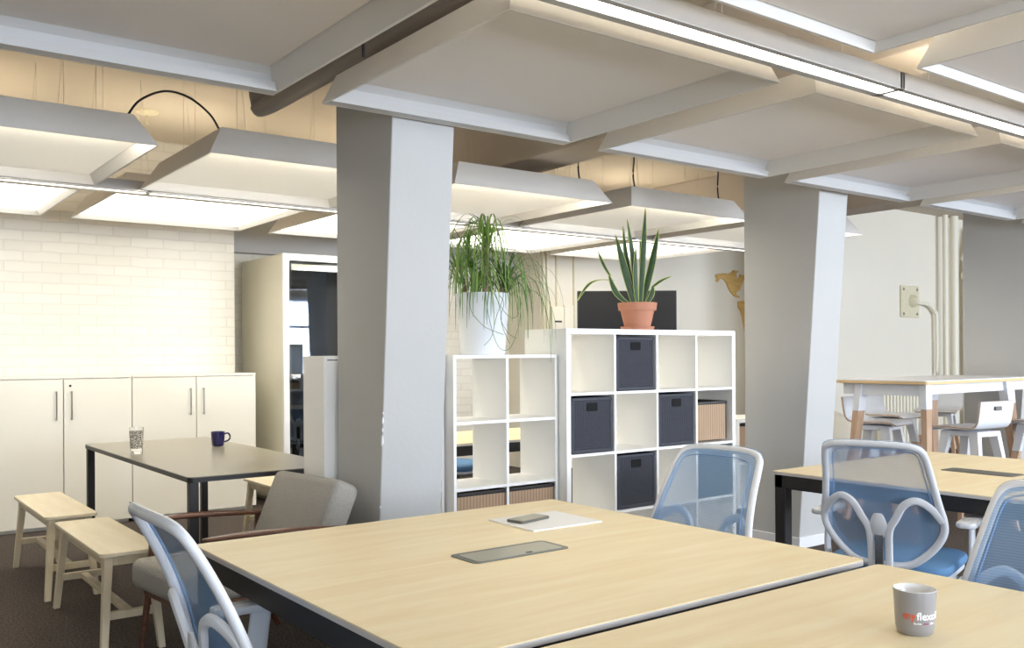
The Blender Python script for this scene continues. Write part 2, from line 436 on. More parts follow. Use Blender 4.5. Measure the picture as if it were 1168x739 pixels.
# ------------------------------------------------------------------ hanging panels
def panel_proto(h, ins, cove, mode):
    bz = (h-.03 if cove else .03) if mode == 'plain' else (.05 if mode == 'led' else .03)
    S = 1.30; a = S/2; t = thing('ceiling_panel', 'x', 'ceiling panel', (0, 0, RZ))
    def ring(o, z): return [(-a+o, -a+o, z), (a-o, -a+o, z), (a-o, a-o, z), (-a+o, a-o, z)]
    th = .012
    m = MB(); R = [[m.bm.verts.new(p) for p in r] for r in (ring(0, 0), ring(ins, h), ring(th+ins, h-th), ring(th, 0))]
    for A, B in zip(R, R[1:]+R[:1]):
        if A is R[1]: continue
        for j in range(4): m.bm.faces.new((A[j], A[(j+1) % 4], B[(j+1) % 4], B[j]))
    m.bm.faces.new(R[1])
    # R1->R2 wall closed by top; inner board is its own part
    for j in range(4): pass
    m.build('tray', M['panel'], t)
    o = th + .003 + ins*min(1, (bz+.014)/h)
    mt = M['luminous'] if mode == 'glow' else (M['board_added_glow'] if mode == 'led' else M['panel_under'])  # boards in 'led' trays get a faint added glow on top of the strip light
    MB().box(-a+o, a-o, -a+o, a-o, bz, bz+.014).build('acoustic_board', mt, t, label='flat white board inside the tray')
    if cove:
        prof = [(0, 0), (.055, 0), (.058, .03), (.03, .038), (.032, .06), (.05, .085), (.085, .1), (.085, .104), (.02, .104)]
        c = MB(); q = a - .014
        A = [c.bm.verts.new((-q + ins*p[1]/.115, q - p[0] - ins*p[1]/.115, p[1]*h/.115)) for p in prof]; B = [c.bm.verts.new((q - ins*p[1]/.115, q - p[0] - ins*p[1]/.115, p[1]*h/.115)) for p in prof]
        c.bm.faces.new(A); c.bm.faces.new(B[::-1])
        for j in range(len(prof)): k = (j+1) % len(prof); c.bm.faces.new((A[j], B[j], B[k], A[k]))
        c.build('cove_moulding', M['cove'], t, label='white curved moulding along the far side')
    if mode == 'led':
        MB().box(-a+.04, a-.04, -a+.02, -a+.03, .004, .022).build('light_strip', M['tray_led'], t, label='glowing strip along the near rim')
    if mode == 'glow': MB().box(-a+.25, a-.25, .12, .16, h+.002, h+.012).build('uplight', M['tray_uplight'], t, label='glowing strip on top of the tray')
    for sx in (-1, 1):
        for sy in (-1, 1):
            MB().sweep([(sx*(a-ins-.12), sy*(a-ins-.1), h), (sx*(a-ins-.12), sy*(a-ins-.1), CEIL-RZ)], .0011, 5).build('suspension_wire', M['wire'], t)
            MB().sweep([(sx*(a-ins-.17), sy*(a-ins-.1), h), (sx*(a-ins-.12), sy*(a-ins-.1), CEIL-RZ)], .0009, 5).build('suspension_wire', M['wire'], t)
    return t
rows = [
    # (y centre, h, inset, cove, mode, [(x centre, label)])
    (1.18, .115, .045, False, 'plain', [
        (2.30, 'white hanging ceiling tray at the top right, left of its two visible neighbours'),
        (3.88, 'white hanging ceiling tray at the top right corner of the photo'),
        (5.40, 'white hanging ceiling tray past the right top corner beside the light row')]),
    (2.885, .115, .045, True, 'plain', [
        (.81, 'large white hanging ceiling tray at the top left corner of the photo'),
        (2.32, 'large white hanging ceiling tray above the left column, nearest to the long lamp'),
        (3.85, 'white hanging ceiling tray in front of the middle column, second under the long lamp'),
        (5.38, 'white hanging ceiling tray touching the top of the right column'),
        (6.92, 'white hanging ceiling tray right of the right column above the wall switch plate'),
        (8.45, 'white hanging ceiling tray at the right edge above the bar table')]),
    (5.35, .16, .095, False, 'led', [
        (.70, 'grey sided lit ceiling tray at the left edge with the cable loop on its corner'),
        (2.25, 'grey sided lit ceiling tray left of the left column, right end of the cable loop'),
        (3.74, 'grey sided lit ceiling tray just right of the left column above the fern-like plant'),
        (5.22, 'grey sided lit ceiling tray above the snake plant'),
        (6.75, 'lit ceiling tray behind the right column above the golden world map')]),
    (6.87, .16, .095, False, 'glow', [
        (.66, 'glowing ceiling tray at the left edge just above the brick wall'),
        (2.16, 'brightest glowing ceiling tray above the white cupboards'),
        (3.70, 'glowing ceiling tray above the phone booth beside the left column'),
        (5.23, 'glowing ceiling tray behind the tall thin leaved plant'),
        (6.75, 'glowing ceiling tray behind the snake plant near the television')]),
]
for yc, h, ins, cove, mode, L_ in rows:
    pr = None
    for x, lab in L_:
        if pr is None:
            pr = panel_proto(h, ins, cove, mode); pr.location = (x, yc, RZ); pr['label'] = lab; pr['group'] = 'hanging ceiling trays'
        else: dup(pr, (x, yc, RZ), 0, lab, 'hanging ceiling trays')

# ------------------------------------------------------------------ linear lamps
def lamp(x0, x1, y, z, mats, label, up=1, joint=True):
    L = x1-x0; t = thing('ceiling_lamp', label, 'ceiling light', (x0, y, z), 0, 'linear suspended lamps')
    w = .062; hh = .066
    m = MB(); m.box(0, L, -w, -w+.028, 0, hh, .002).box(0, L, w-.034, w, 0, hh, .002).box(0, L, -w+.028, w-.034, .012, .026)
    m.box(0, .012, -w, w, 0, hh).box(L-.012, L, -w, w, 0, hh)
    m.build('housing', M['lamp_body'], t)
    MB().box(.014, L-.014, -w+.029, w-.035, .004, .0115).build('diffuser', M[mats[0]], t, label='glowing white diffuser')
    MB().box(.05, L-.05, -.018, .012, .0262, .029 if mats[1] == 'uplight' else hh+.006).build('uplight', M[mats[1]], t, label='upward glowing strip')
    for x in (.3, L-.3): MB().sweep([(x, 0, .02), (x, 0, CEIL-z)], .0012, 6).build('suspension_wire', M['wire'], t)
    return t
zA = 2.315
lamp(.9, 3.321, 2.0, zA, ('diffuser_near', 'uplight_near'), 'long bright suspended lamp at the top, left of the joint')
lamp(3.325, 5.75, 2.0, zA, ('diffuser_near', 'uplight_near'), 'long bright suspended lamp running off the top right edge')
lamp(5.78, 8.2, 2.0, zA, ('diffuser_near', 'uplight_near'), 'long bright suspended lamp beyond the right edge')
lamp(-.75, 1.671, 6.08, 2.34, ('diffuser_far', 'uplight'), 'thin suspended lamp at the left edge above the white cupboards')
lamp(1.675, 4.10, 6.08, 2.34, ('diffuser_far', 'uplight'), 'thin suspended lamp left of the left column')
lamp(4.13, 5.86, 6.08, 2.34, ('diffuser_far', 'uplight'), 'thin suspended lamp above the tall plant on the shelf')
lamp(5.89, 8.30, 6.08, 2.34, ('diffuser_far', 'uplight'), 'thin suspended lamp right of the snake plant')
# dark pipe with elbow between the two near trays
pp = smooth_path([(1.80, 2.2, 2.56), (1.80, 3.4, 2.56), (1.80, 4.42, 2.56), (1.80, 4.53, 2.6), (1.80, 4.56, 2.72), (1.80, 4.56, CEIL)], 8)
pt = thing('service_pipe', 'dark grey pipe with elbow under the ceiling left of the left column', 'pipe', (0, 0, 0))
MB().sweep(pp, .045, 14).build('pipe_run', M['pipe_dark'], pt, smooth='all')
MB().sweep([(1.90, 3.2, 2.62), (1.90, 4.5, 2.62)], .02, 10).build('pipe_run', M['pipe_dark'], pt, smooth='all')
for y in (2.7, 3.9): MB().sweep([(1.80, y, 2.6), (1.80, y, CEIL)], .008, 6).build('hanger', M['pipe_dark'], pt)
tag(MB().sweep(smooth_path([(1.238, 4.85, 2.51), (1.30, 4.85, 2.60), (1.42, 4.85, 2.665), (1.54, 4.85, 2.655), (1.65, 4.85, 2.585), (1.702, 4.85, 2.51)], 8), .006, 8).build('ceiling_cable', M['cable'], smooth='all'),
    'black cable looping between the two leftmost grey sided ceiling trays', 'cable')
for (x, y, z, lab) in ((4.262, 4.9, 2.51, 'short black cable dropping to the tray right of the left column'),
                       (4.795, 4.9, 2.51, 'black cable dropping to the near left corner of the tray above the snake plant'),
                       (5.72, 4.9, 2.51, 'black cable dropping to the tray beside the right column')):
    tag(MB().sweep(smooth_path([(x-.015, y, CEIL-.001), (x, y, 2.8), (x-.01, y, 2.62), (x+.006, y, z)], 6), .006, 8).build('ceiling_cable', M['cable'], smooth='all'), lab, 'cable')
tag(MB().sweep(smooth_path([(2.60, 4.9, 2.62), (2.62, 4.9, 2.55), (2.66, 4.9, 2.515)], 6), .006, 8).build('ceiling_cable', M['cable'], smooth='all'), 'black cable end emerging right beside the top of the left column', 'cable')

tag(MB().sweep(smooth_path([(1.535, 2.9, CEIL-.001), (1.53, 2.9, 2.8), (1.526, 2.9, 2.5), (1.53, 2.9, 2.352)], 6), .006, 8).build('ceiling_cable', M['cable'], smooth='all'), 'short black cable in the gap between the two nearest large trays at the top', 'cable')
cr_ = thing('ceiling_rose', 'small round fitting on the ceiling seen under the black cable loop', 'ceiling fitting', (1.98, 7.2, CEIL))
MB().lathe([(0, -.03), (.03, -.03), (.08, -.012), (.085, 0)], 24).build('cover', M['plate'], cr_, smooth=True)
MB().sweep([(0, 0, -.03), (0, 0, -.10)], .01, 8).build('hook', M['plate'], cr_)

# ------------------------------------------------------------------ office tables
def office_table(label, cx, cy, sx, sy, tray=True, group='birch office tables'):
    t = thing('office_table', label, 'table', (cx, cy, 0), 0, group)
    a, b = sx/2, sy/2; H = .74
    MB().prism(rrect(-a, a, -b, b, .018), .003, Matrix.Translation((0, 0, H-.003))).build('tabletop', M['birch'], t)
    MB().prism(rrect(-a-.001, a+.001, -b-.001, b+.001, .019), .0135, Matrix.Translation((0, 0, H-.0167)), .0015).build('tabletop_edging', M['edge'], t, label='pale grey edge band')
    f = MB(); i = .008; h0, h1 = H-.082, H-.017
    f.box(-a+i, a-i, -b+i, -b+i+.05, h0, h1, .006).box(-a+i, a-i, b-i-.05, b-i, h0, h1, .006)
    f.box(-a+i, -a+i+.05, -b+i, b-i, h0, h1, .006).box(a-i-.05, a-i, -b+i, b-i, h0, h1, .006)
    f.build('frame', M['black'], t, label='black steel frame under the top')
    for sx_ in (-1, 1):
        for sy_ in (-1, 1):
            x = sx_*(a-i-.03); y = sy_*(b-i-.03)
            MB().box(x-.03, x+.03, y-.03, y+.03, 0, h0+.01, .008).build('leg', M['black'], t, label='square black leg')
    if tray:
        c = MB().prism(rrect(-.17, .17, -.068, .068, .02), .003, Matrix.Translation((0, 0, H-.0005))).build('cable_port', M['grey_plastic'], t, smooth=False, label='steel lid of the cable port')
        MB().prism(rrect(-.152, .152, -.052, .052, .012), .001, Matrix.Translation((0, -.004, H+.0026))).build('flap', M['steel'], c)
        MB().prism(rrect(-.012, .012, -.004, .004, .003), .0008, Matrix.Translation((.03, -.048, H+.0037))).build('finger_notch', M['hole'], c)
    return t
t1 = office_table('large square birch table nearest the left column with paper on it', 1.606, 2.145, 1.40, 1.365)
t2 = office_table('birch table at the bottom right with the grey mug on it', 1.585, .715, 1.40, 1.39)
t3 = office_table('birch table behind the white framed chair at the right', 4.39, 2.145, 1.40, 1.39)
for t in (t2, t3):
    for c in children_of(t):
        if c.name.startswith('cable_port'):
            c.rotation_euler = (0, 0, PI/2 if t is t3 else 0)
            if t is t3:
                for g_ in children_of(c): g_.data.materials[0] = M['grey_plastic']
            c.location = (.0, .03, 0)
for c in children_of(t1):
    if c.name.startswith('cable_port'): c.location = (-.01, -.0, 0)
# paper with phone
tag(MB().box(-.145, .145, -.128, .128, 0, .004).build('paper_sheet', M['paper'], loc=(1.98, 2.465, .7405), rot=(0, 0, math.radians(-1))), 'white sheet lying on the large birch table under the grey phone', 'paper')
ph = thing('smartphone', 'grey brown smartphone lying on the white sheet', 'phone', (1.935, 2.50, .7448), math.radians(12))
MB().prism(rrect(-.075, .075, -.037, .037, .012), .009, None, .002).build('phone_body', M['grey_plastic'], ph)
MB().prism(rrect(-.07, .07, -.033, .033, .01), .0006, Matrix.Translation((0, 0, .0091))).build('phone_screen', M['steel'], ph)

# ------------------------------------------------------------------ mugs and tumbler
def lathe_obj(name, prof, m, parent, seg=40):
    return MB().lathe(prof, seg).build(name, m, parent, smooth=True)
MX, MY = 1.782, 1.020
mg = thing('mug', 'handleless grey mug with orange and white lettering on the right birch table', 'mug', (MX, MY, .7402))
lathe_obj('mug_body', [(0, 0), (.030, 0), (.0345, .004), (.0375, .016), (.0415, .088), (.0412, .0895)], M['mug_grey'], mg)
lathe_obj('mug_lining', [(.0412, .0895), (.0405, .0902), (.0392, .0885), (.036, .03), (.030, .008), (0, .007)], M['mug_white'], mg)
def wrap_text(txt, size, ang0, z0, m, name):
    cu = bpy.data.curves.new('t', 'FONT'); cu.body = txt; cu.size = size; cu.extrude = .0002
    try: cu.offset = size*.02
    except Exception: pass
    o = bpy.data.objects.new('t', cu); COL.objects.link(o)
    bpy.context.view_layer.update()
    me = bpy.data.meshes.new_from_object(o.evaluated_get(bpy.context.evaluated_depsgraph_get()))
    bpy.data.objects.remove(o)
    b = bmesh.new(); b.from_mesh(me); bpy.data.meshes.remove(me)
    bmesh.ops.subdivide_edges(b, edges=[e for e in b.edges if e.calc_length() > .004], cuts=2)
    wid = max(v.co.x for v in b.verts)
    for v in b.verts:
        z = z0 + v.co.y; r = .0375 + (.0415-.0375)*(z-.016)/.072 + .0003 + v.co.z
        a = ang0 + v.co.x/.040
        v.co = Vector((r*math.cos(a), r*math.sin(a), z))
    mb = MB(); mb.bm.free(); mb.bm = b
    mb.build(name, m, mg, recalc=False)
    return ang0 + wid/.040
AC = math.atan2(-MY, -MX)          # direction from the mug to the lens
a1 = wrap_text('my', .0215, AC - .60, .0355, M['orange'], 'lettering')
a2 = wrap_text('flexoffice', .0215, a1 + .02, .0355, M['print_white'], 'lettering')
wrap_text('flexible', .0055, AC - .06, .026, M['print_white'], 'small_lettering')
wrap_text('smart', .0055, AC + .42, .026, M['magenta'], 'small_lettering')
wrap_text('office', .0055, AC + .78, .026, M['print_white'], 'small_lettering')

bm_ = thing('mug', 'navy blue mug with a handle on the dark table', 'mug', (2.03, 5.84, .7402), math.radians(-10))
lathe_obj('mug_body', [(0, 0), (.032, 0), (.036, .004), (.038, .012), (.041, .05), (.043, .09), (.0415, .091), (.039, .088), (.036, .02), (0, .012)], M['mug_blue'], bm_)
MB().sweep(smooth_path([(.040, 0, .075), (.062, 0, .078), (.074, 0, .06), (.068, 0, .036), (.039, 0, .024)], 6), .0055, 8).build('handle', M['mug_blue'], bm_, smooth='all')
tb = thing('tumbler', 'patterned black and clear glass tumbler on the dark table', 'glass', (1.492, 5.68, .7402))
lathe_obj('glass_body', [(0, 0), (.031, 0), (.033, .003), (.040, .155), (.0385, .1555), (.031, .02), (0, .018)], M['glass'], tb)
pm = mat('tumbler_print', (40, 40, 40), .5)
nt = pm.node_tree; tc = nt.nodes.new('ShaderNodeTexCoord'); vo = nt.nodes.new('ShaderNodeTexVoronoi'); vo.inputs['Scale'].default_value = 120; vo.feature = 'DISTANCE_TO_EDGE'
cr = nt.nodes.new('ShaderNodeValToRGB'); cr.color_ramp.interpolation = 'CONSTANT'; cr.color_ramp.elements[0].color = srgb(220, 214, 200); cr.color_ramp.elements[1].color = srgb(34, 32, 34); cr.color_ramp.elements[1].position = .12
nt.links.new(tc.outputs['Object'], vo.inputs['Vector']); nt.links.new(vo.outputs[0], cr.inputs[0]); nt.links.new(cr.outputs[0], nt.nodes['Principled BSDF'].inputs['Base Color'])
lathe_obj('printed_band', [(.0347, .033), (.0397, .135), (.0402, .135), (.0352, .033), (.0347, .033)], pm, tb)

# ------------------------------------------------------------------ dark table and benches
dt = thing('meeting_table', 'dark grey topped table with thin black legs by the cupboards', 'table', (1.79, 5.47, 0))
a, b = .40, 1.07
MB().prism(rrect(-a, a, -b, b, .03), .004, Matrix.Translation((0, 0, .736))).build('tabletop', M['dark_top'], dt)
MB().prism(rrect(-a, a, -b, b, .03), .022, Matrix.Translation((0, 0, .7138))).build('tabletop_edging', M['black'], dt)
for sx in (-1, 1):
    for sy in (-1, 1):
        x = sx*(a-.03); y = sy*(b-.035)
        MB().box(x-.022, x+.022, y-.022, y+.022, 0, .7136, .003).build('leg', M['black'], dt)

def bench(label, cx, cy, L=.98, W=.29):
    t = thing('bench', label, 'bench', (cx, cy, 0), 0, 'pale wooden benches'); a, b = W/2, L/2
    MB().prism(rrect(-a, a, -b, b, .03), .018, Matrix.Translation((0, 0, .432)), .003).build('seat', M['bench_top'], t)
    f = MB(); f.box(-a+.03, a-.03, -b+.05, -b+.072, .385, .432).box(-a+.03, a-.03, b-.072, b-.05, .385, .432)
    f.box(-a+.03, -a+.05, -b+.05, b-.05, .385, .432).box(a-.05, a-.03, -b+.05, b-.05, .385, .432)
    f.build('apron', M['bench'], t)
    for sx in (-1, 1):
        for sy in (-1, 1):
            x1, y1 = sx*(a-.045), sy*(b-.06); x0, y0 = sx*(a-.012), sy*(b-.0)
            q = .019
            MB().hexa([(x0-q*.8, y0-q*.8, 0), (x0+q*.8, y0-q*.8, 0), (x0+q*.8, y0+q*.8, 0), (x0-q*.8, y0+q*.8, 0), (x1-q, y1-q*1.3, .43), (x1+q, y1-q*1.3, .43), (x1+q, y1+q*1.3, .43), (x1-q, y1+q*1.3, .43)], .004).build('leg', M['bench'], t)
    for sy in (-1, 1):
        y = sy*(b-.04)
        MB().box(-a+.03, a-.03, y-.014, y+.014, .15, .185, .003).build('stretcher', M['bench'], t)
    MB().box(-.018, .018, -b+.04, b-.04, .155, .18, .003).build('stretcher', M['bench'], t)
    return t
bn = bench('pale wooden bench at the far left in front of the cupboards', 1.10, 5.98, 1.0, .27)
dup(bn, (1.11, 4.80, 0), 0, 'nearer pale wooden bench beside the blue chair at the left')
dup(bn, (2.52, 5.87, 0), 0, 'pale wooden bench behind the grey armchair on the far side of the dark table')

# ------------------------------------------------------------------ cupboards
def cupboard(label, x0, x1, lock=True):
    W_ = x1-x0; t = thing('cupboard', label, 'cupboard', (x0, 7.7, 0), 0, 'low white cupboards')
    H_ = 1.165
    m = MB(); m.box(0, .02, .018, .44, .06, H_-.02).box(W_-.02, W_, .018, .44, .06, H_-.02).box(.02, W_-.02, .42, .44, .06, H_-.02).box(.02, W_-.02, .018, .42, .06, .08)
    m.box(0, W_, 0, .44, H_-.02, H_, .002).box(.02, W_-.02, .04, .42, 0, .06)
    m.build('carcass', M['cream'], t)
    for k in (0, 1):
        xa = .002 + k*W_/2; xb = W_/2*(k+1) - .002
        if k == 0: xb -= .002
        d = MB().box(xa, xb, 0, .017, .03, H_-.024, .0015).build('door', M['cream'], t)
        hx = xb-.05 if k == 0 else xa+.05
        h = MB(); h.sweep([(hx, -.03, .83), (hx, -.03, 1.05)], .006, 8)
        h.sweep([(hx, -.03, .84), (hx, .0, .84)], .005, 8).sweep([(hx, -.03, 1.04), (hx, 0, 1.04)], .005, 8)
        h.build('handle', M['chrome'], d, smooth=True)
        if k == 1 and lock:
            MB().sweep([(hx-.005, .002, 1.09), (hx-.005, -.004, 1.09)], .009, 14, up=(0, 0, 1)).build('lock', M['black'], d)
    return t
cupboard('white two-door cupboard in front of the brick wall, left of its neighbour', .995, 1.989)
cupboard('white two-door cupboard standing beside the phone booth', 1.993, 3.007, False)
cupboard('white cupboard cut by the left edge of the photo', -.003, .991)

# plant off the left edge, one leaf in view
lp = thing('potted_plant', 'plant on the cupboard of which one leaf tip shows at the left edge', 'plant', (.70, 7.92, 1.165))
lathe_obj('pot', [(0, 0), (.06, 0), (.08, .13), (.075, .13), (.07, .12), (0, .11)], M['pot_white'], lp)
m = MB()
for k in range(7):
    an = k*2*PI/7 - .1
    m.ribbon(smooth_path([(0, 0, .12), (.08*math.cos(an), .08*math.sin(an), .22), (.17*math.cos(an), .17*math.sin(an), .26), (.295*math.cos(an), .295*math.sin(an), .14)], 5), lambda t: .03*math.sin(PI*min(1, t*.9+.1))+.002, (-math.sin(an), math.cos(an), 0))
m.build('leaves', M['leaf_dark'], lp, smooth='all')

# ------------------------------------------------------------------ phone booth
bt = thing('phone_booth', 'tall white phone booth with a dark glass door beside the left column', 'phone booth', (3.22, 7.6, 0))
BW, BD, BH = 1.1, .98, 2.2
m = MB(); m.box(0, .09, .03, BD, .04, BH, .004).box(BW-.09, BW, .03, BD, .04, BH, .004).box(.09, BW-.09, BD-.06, BD, .04, BH).box(.09, BW-.09, .03, BD-.06, BH-.06, BH)
m.box(.04, BW-.04, .06, BD-.03, 0, .04)
m.build('shell', M['booth'], bt)
m = MB(); m.box(0, .055, 0, .03, .04, BH, .004).box(BW-.055, BW, 0, .03, .04, BH, .004).box(.055, BW-.055, 0, .03, BH-.06, BH, .004).box(.055, BW-.055, 0, .03, .04, .12, .004)
m.build('front_frame', M['white'], bt)
MB().box(.091, BW-.091, BD-.09, BD-.061, .1, BH-.061).box(.091, .1, .1, BD-.09, .1, BH-.061).box(BW-.1, BW-.091, .1, BD-.09, .1, BH-.061).box(.1, BW-.1, .1, BD-.09, .04, .06).build('felt_lining', M['booth_in'], bt)
dr = MB().box(.058, BW-.058, .008, .018, .125, BH-.065).build('glass_door', M['booth_glass'], bt)
MB().box(.06, .15, -.02, .05, 1.10, 1.15, .006).sweep([(.07, -.02, 1.125), (.07, -.06, 1.125)], .016, 14).build('lock_handle', M['chrome'], dr, smooth=True)
MB().box(.2, .85, .3, .7, BH-.075, BH-.0605).build('interior_light', emit('booth_light', (255, 248, 230), 2.0), bt)

# ------------------------------------------------------------------ cube shelves
def cube_shelf(name, label, x0, y0, nc, nr, z0=0.0, depth=.385, group=None, px=.352, T=.032):
    p = .352; t = .016
    W_ = nc*px - t + 2*T; Hh = nr*p - t + 2*T
    s = thing(name, label, 'shelf', (x0, y0, 0), 0, group)
    m = MB(); m.box(0, T, 0, depth, z0, z0+Hh, .001).box(W_-T, W_, 0, depth, z0, z0+Hh, .001)
    m.box(T, W_-T, 0, depth, z0, z0+T, .001).box(T, W_-T, 0, depth, z0+Hh-T, z0+Hh, .001)
    m.build('frame', M['shelf'], s)
    for r in range(1, nr): MB().box(T, W_-T, .001, depth-.001, z0+T+r*p-t, z0+T+r*p).build('shelf_board', M['shelf'], s)
    for c in range(1, nc):
        m = MB()
        for r in range(nr): m.box(T+c*px-t, T+c*px, .0005, depth, z0+T+r*p, z0+T+(r+1)*p-t)
        m.build('divider', M['shelf'], s)
    if z0 > 0:
        MB().box(.02, W_-.02, .03, depth-.02, 0, z0).build('plinth', M['shelf'], s)
    cell = lambda c, r: (x0+T+c*px+(px-t)/2, y0, z0+T+(nr-1-r)*p)       # r counts from the top
    return s, cell, W_, z0+Hh
s4, cell4, w4, h4 = cube_shelf('cube_shelf', 'large white four by four cube shelf with dark baskets', 3.385, 4.012, 4, 4)
SAx = 1.972; SAw = .685
sB, cellB, wB, hB = cube_shelf('cube_shelf', 'narrow white cube shelf carrying the tall white planter', 2.668, 4.082, 2, 3, .232, .33, px=.344, T=.018)
sA, cellA, wA, hA = cube_shelf('cube_shelf', 'white cube shelf mostly hidden behind the left column', 1.966, 4.155, 2, 3, 0.232, .24, px=.335, T=.018)
MB().box(.018, .34, -.0, .012, .25, 1.285).build('door', M['shelf'], sA)
# low shelf beyond the large shelf
sC, cellC, wC, hC = cube_shelf('cube_shelf', 'low white cube shelf far behind, right of the large shelf', 6.17, 5.10, 2, 2, 0, .385)

def basket_proto(m_side, W_=.32, D_=.36, Hh=.322, name='storage_basket', hole=True):
    t = thing(name, 'x', 'basket', (0, 0, 0))
    b = MB(); th = .008
    lo, hi = .012, Hh-.018
    b.box(-W_/2+.004, W_/2-.004, .004, .004+th, lo, hi).box(-W_/2+.004, W_/2-.004, D_-.004-th, D_-.004, lo, hi)
    b.box(-W_/2+.004, -W_/2+.004+th, .004, D_-.004, lo, hi).box(W_/2-.004-th, W_/2-.004, .004, D_-.004, lo, hi).box(-W_/2+.01, W_/2-.01, .01, D_-.01, lo, lo+.01)
    b.build('woven_body', m_side, t)
    r = MB()
    r.box(-W_/2, W_/2, 0, .02, Hh-.022, Hh, .006).box(-W_/2, W_/2, D_-.02, D_, Hh-.022, Hh, .006).box(-W_/2, -W_/2+.02, 0, D_, Hh-.022, Hh, .006).box(W_/2-.02, W_/2, 0, D_, Hh-.022, Hh, .006)
    if hole:
        r.box(-W_/2, -W_/2+.02, 0, .014, .01, Hh-.01, .005).box(W_/2-.02, W_/2, 0, .014, .01, Hh-.01, .005).box(-W_/2, W_/2, 0, .014, 0, .024, .006)
    else: pass
    r.build('rim', M['basket_rim'] if hole else M['black'], t)
    if hole: MB().prism(rrect(-.04, .04, -.024, .024, .008), .004, Matrix.Translation((0, .0035, Hh-.056)) @ Matrix.Rotation(PI/2, 4, 'X')).build('hand_hole', M['hole'], t)
    return t
pb = basket_proto(M['basket'])
G1 = 'dark wicker baskets in the large shelf'
def cell_loc(cell, c, r, dy=.006): x, y, z = cell(c, r); return (x, y+dy, z+.001)
pb.location = cell_loc(cell4, 1, 0); pb['label'] = 'dark wicker basket in the top row of the large shelf'; pb['group'] = G1
dup(pb, cell_loc(cell4, 0, 1), 0, 'dark wicker basket in the leftmost column, second row of the large shelf', G1)
dup(pb, cell_loc(cell4, 2, 1), 0, 'dark wicker basket directly left of the tan basket', G1)
dup(pb, cell_loc(cell4, 1, 2), 0, 'dark wicker basket in the third row, left of the blue chair', G1)
dup(pb, cell_loc(cell4, 3, 2), 0, 'dark wicker basket below the tan basket behind the blue chair', G1)
tbk = basket_proto(M['wicker'], .30, .33, .262, hole=False)
tbk.location = cell_loc(cell4, 3, 1, .03); tbk['label'] = 'small tan basket in the large shelf, rightmost column'; tbk['group'] = 'tan baskets'
wb = basket_proto(M['wicker'], .325, .29, .325, hole=False)
wb.location = cell_loc(cellB, 0, 2); wb['label'] = 'tan basket in the narrow shelf, left of its twin'; wb['group'] = 'tan baskets'
dup(wb, cell_loc(cellB, 1, 2), 0, 'tan basket in the narrow shelf, right one beside the large shelf', 'tan baskets')
wa = basket_proto(M['wicker'], .29, .22, .31, hole=False)
wa.location = cell_loc(cellA, 1, 1, .03); wa['label'] = 'tan basket sliver visible between left column and narrow shelf'; wa['group'] = 'tan baskets'
x, y, z = cellC(0, 0)
dup(wb, (x, y+.01, z+.001), 0, 'basket in the low shelf seen beside the right column', 'tan baskets')

# ------------------------------------------------------------------ plants
pl = thing('potted_plant', 'tall white planter with a drooping thin leaved plant on the narrow shelf', 'plant', (2.965, 4.235, hB+.0005))
lathe_obj('planter', [(0, 0), (.118, 0), (.124, .006), (.15, .34), (.143, .342), (.135, .30), (0, .29)], M['pot_white'], pl, 48)
lathe_obj('soil', [(0, .302), (.132, .300)], M['soil'], pl)
R_ = random.Random(11)
trunks = [(-.085, .03, .19, .014), (-.035, .03, .24, .015), (.005, -.02, .34, .018), (.085, -.03, .12, .013), (-.06, -.05, .12, .012)]
heads = []
for (x, y, h, r) in trunks:
    top = (x*1.5 + R_.uniform(-.01, .01), y*1.3, .30+h)
    MB().sweep(smooth_path([(x, y, .29), (x*1.2, y*1.1, .30+h*.5), top], 5), r, 8, taper=lambda t: 1.1-.45*t).build('trunk', M['bark'], pl, smooth='all')
    heads.append(top)
for hi, hd in enumerate(heads):
    m = MB(); n = [34, 28, 34, 52, 34][hi]
    for k in range(n):
        an = R_.uniform(0, 2*PI); el = R_.uniform(.1, 1.3); L = R_.uniform(.20, .42)
        dx, dy = math.cos(an), math.sin(an)
        out = L*(.35+.65*math.cos(el))*.9; up = L*math.sin(el)*.55
        droop = R_.uniform(.25, .95)*L
        p0 = Vector(hd) + Vector((dx*.008, dy*.008, R_.uniform(-.10, .0)))
        pts = [p0, p0+Vector((dx*out*.45, dy*out*.45, up*.85)), p0+Vector((dx*out*.85, dy*out*.85, up*.8 - droop*.12)), p0+Vector((dx*out*1.05, dy*out*1.05, up*.5 - droop*.55)), p0+Vector((dx*out*1.08, dy*out*1.08, up*.2 - droop))]
        m.ribbon(smooth_path(pts, 3), lambda t: .0085*(1-t)**.6+.0015, (-dy, dx, 0))
    m.build('foliage', M['leaf'] if hi % 2 == 0 else M['leaf_dark'], pl, smooth='all', label='arching grass-like leaves')
m = MB()
for k in range(30):
    an = R_.uniform(0, 2*PI); dx, dy = math.cos(an), math.sin(an); o_ = R_.uniform(.14, .27); u_ = R_.uniform(.05, .15)
    p0 = Vector(heads[2 if k % 3 else 3]) if k % 5 else Vector(heads[0])
    pts = [p0, p0+Vector((dx*o_*.3, dy*o_*.3, u_*.9)), p0+Vector((dx*o_*.65, dy*o_*.65, u_*.95)), p0+Vector((dx*o_*.95, dy*o_*.95, u_*.3)), p0+Vector((dx*o_*1.05, dy*o_*1.05, -.06)), p0+Vector((dx*o_*1.07, dy*o_*1.07, -.13))]
    m.ribbon(smooth_path(pts, 3), lambda t: .0085*(1-t)**.5+.0015, (-dy, dx, 0))
m.build('foliage', M['leaf'], pl, smooth='all', label='long arching blades at the crown')
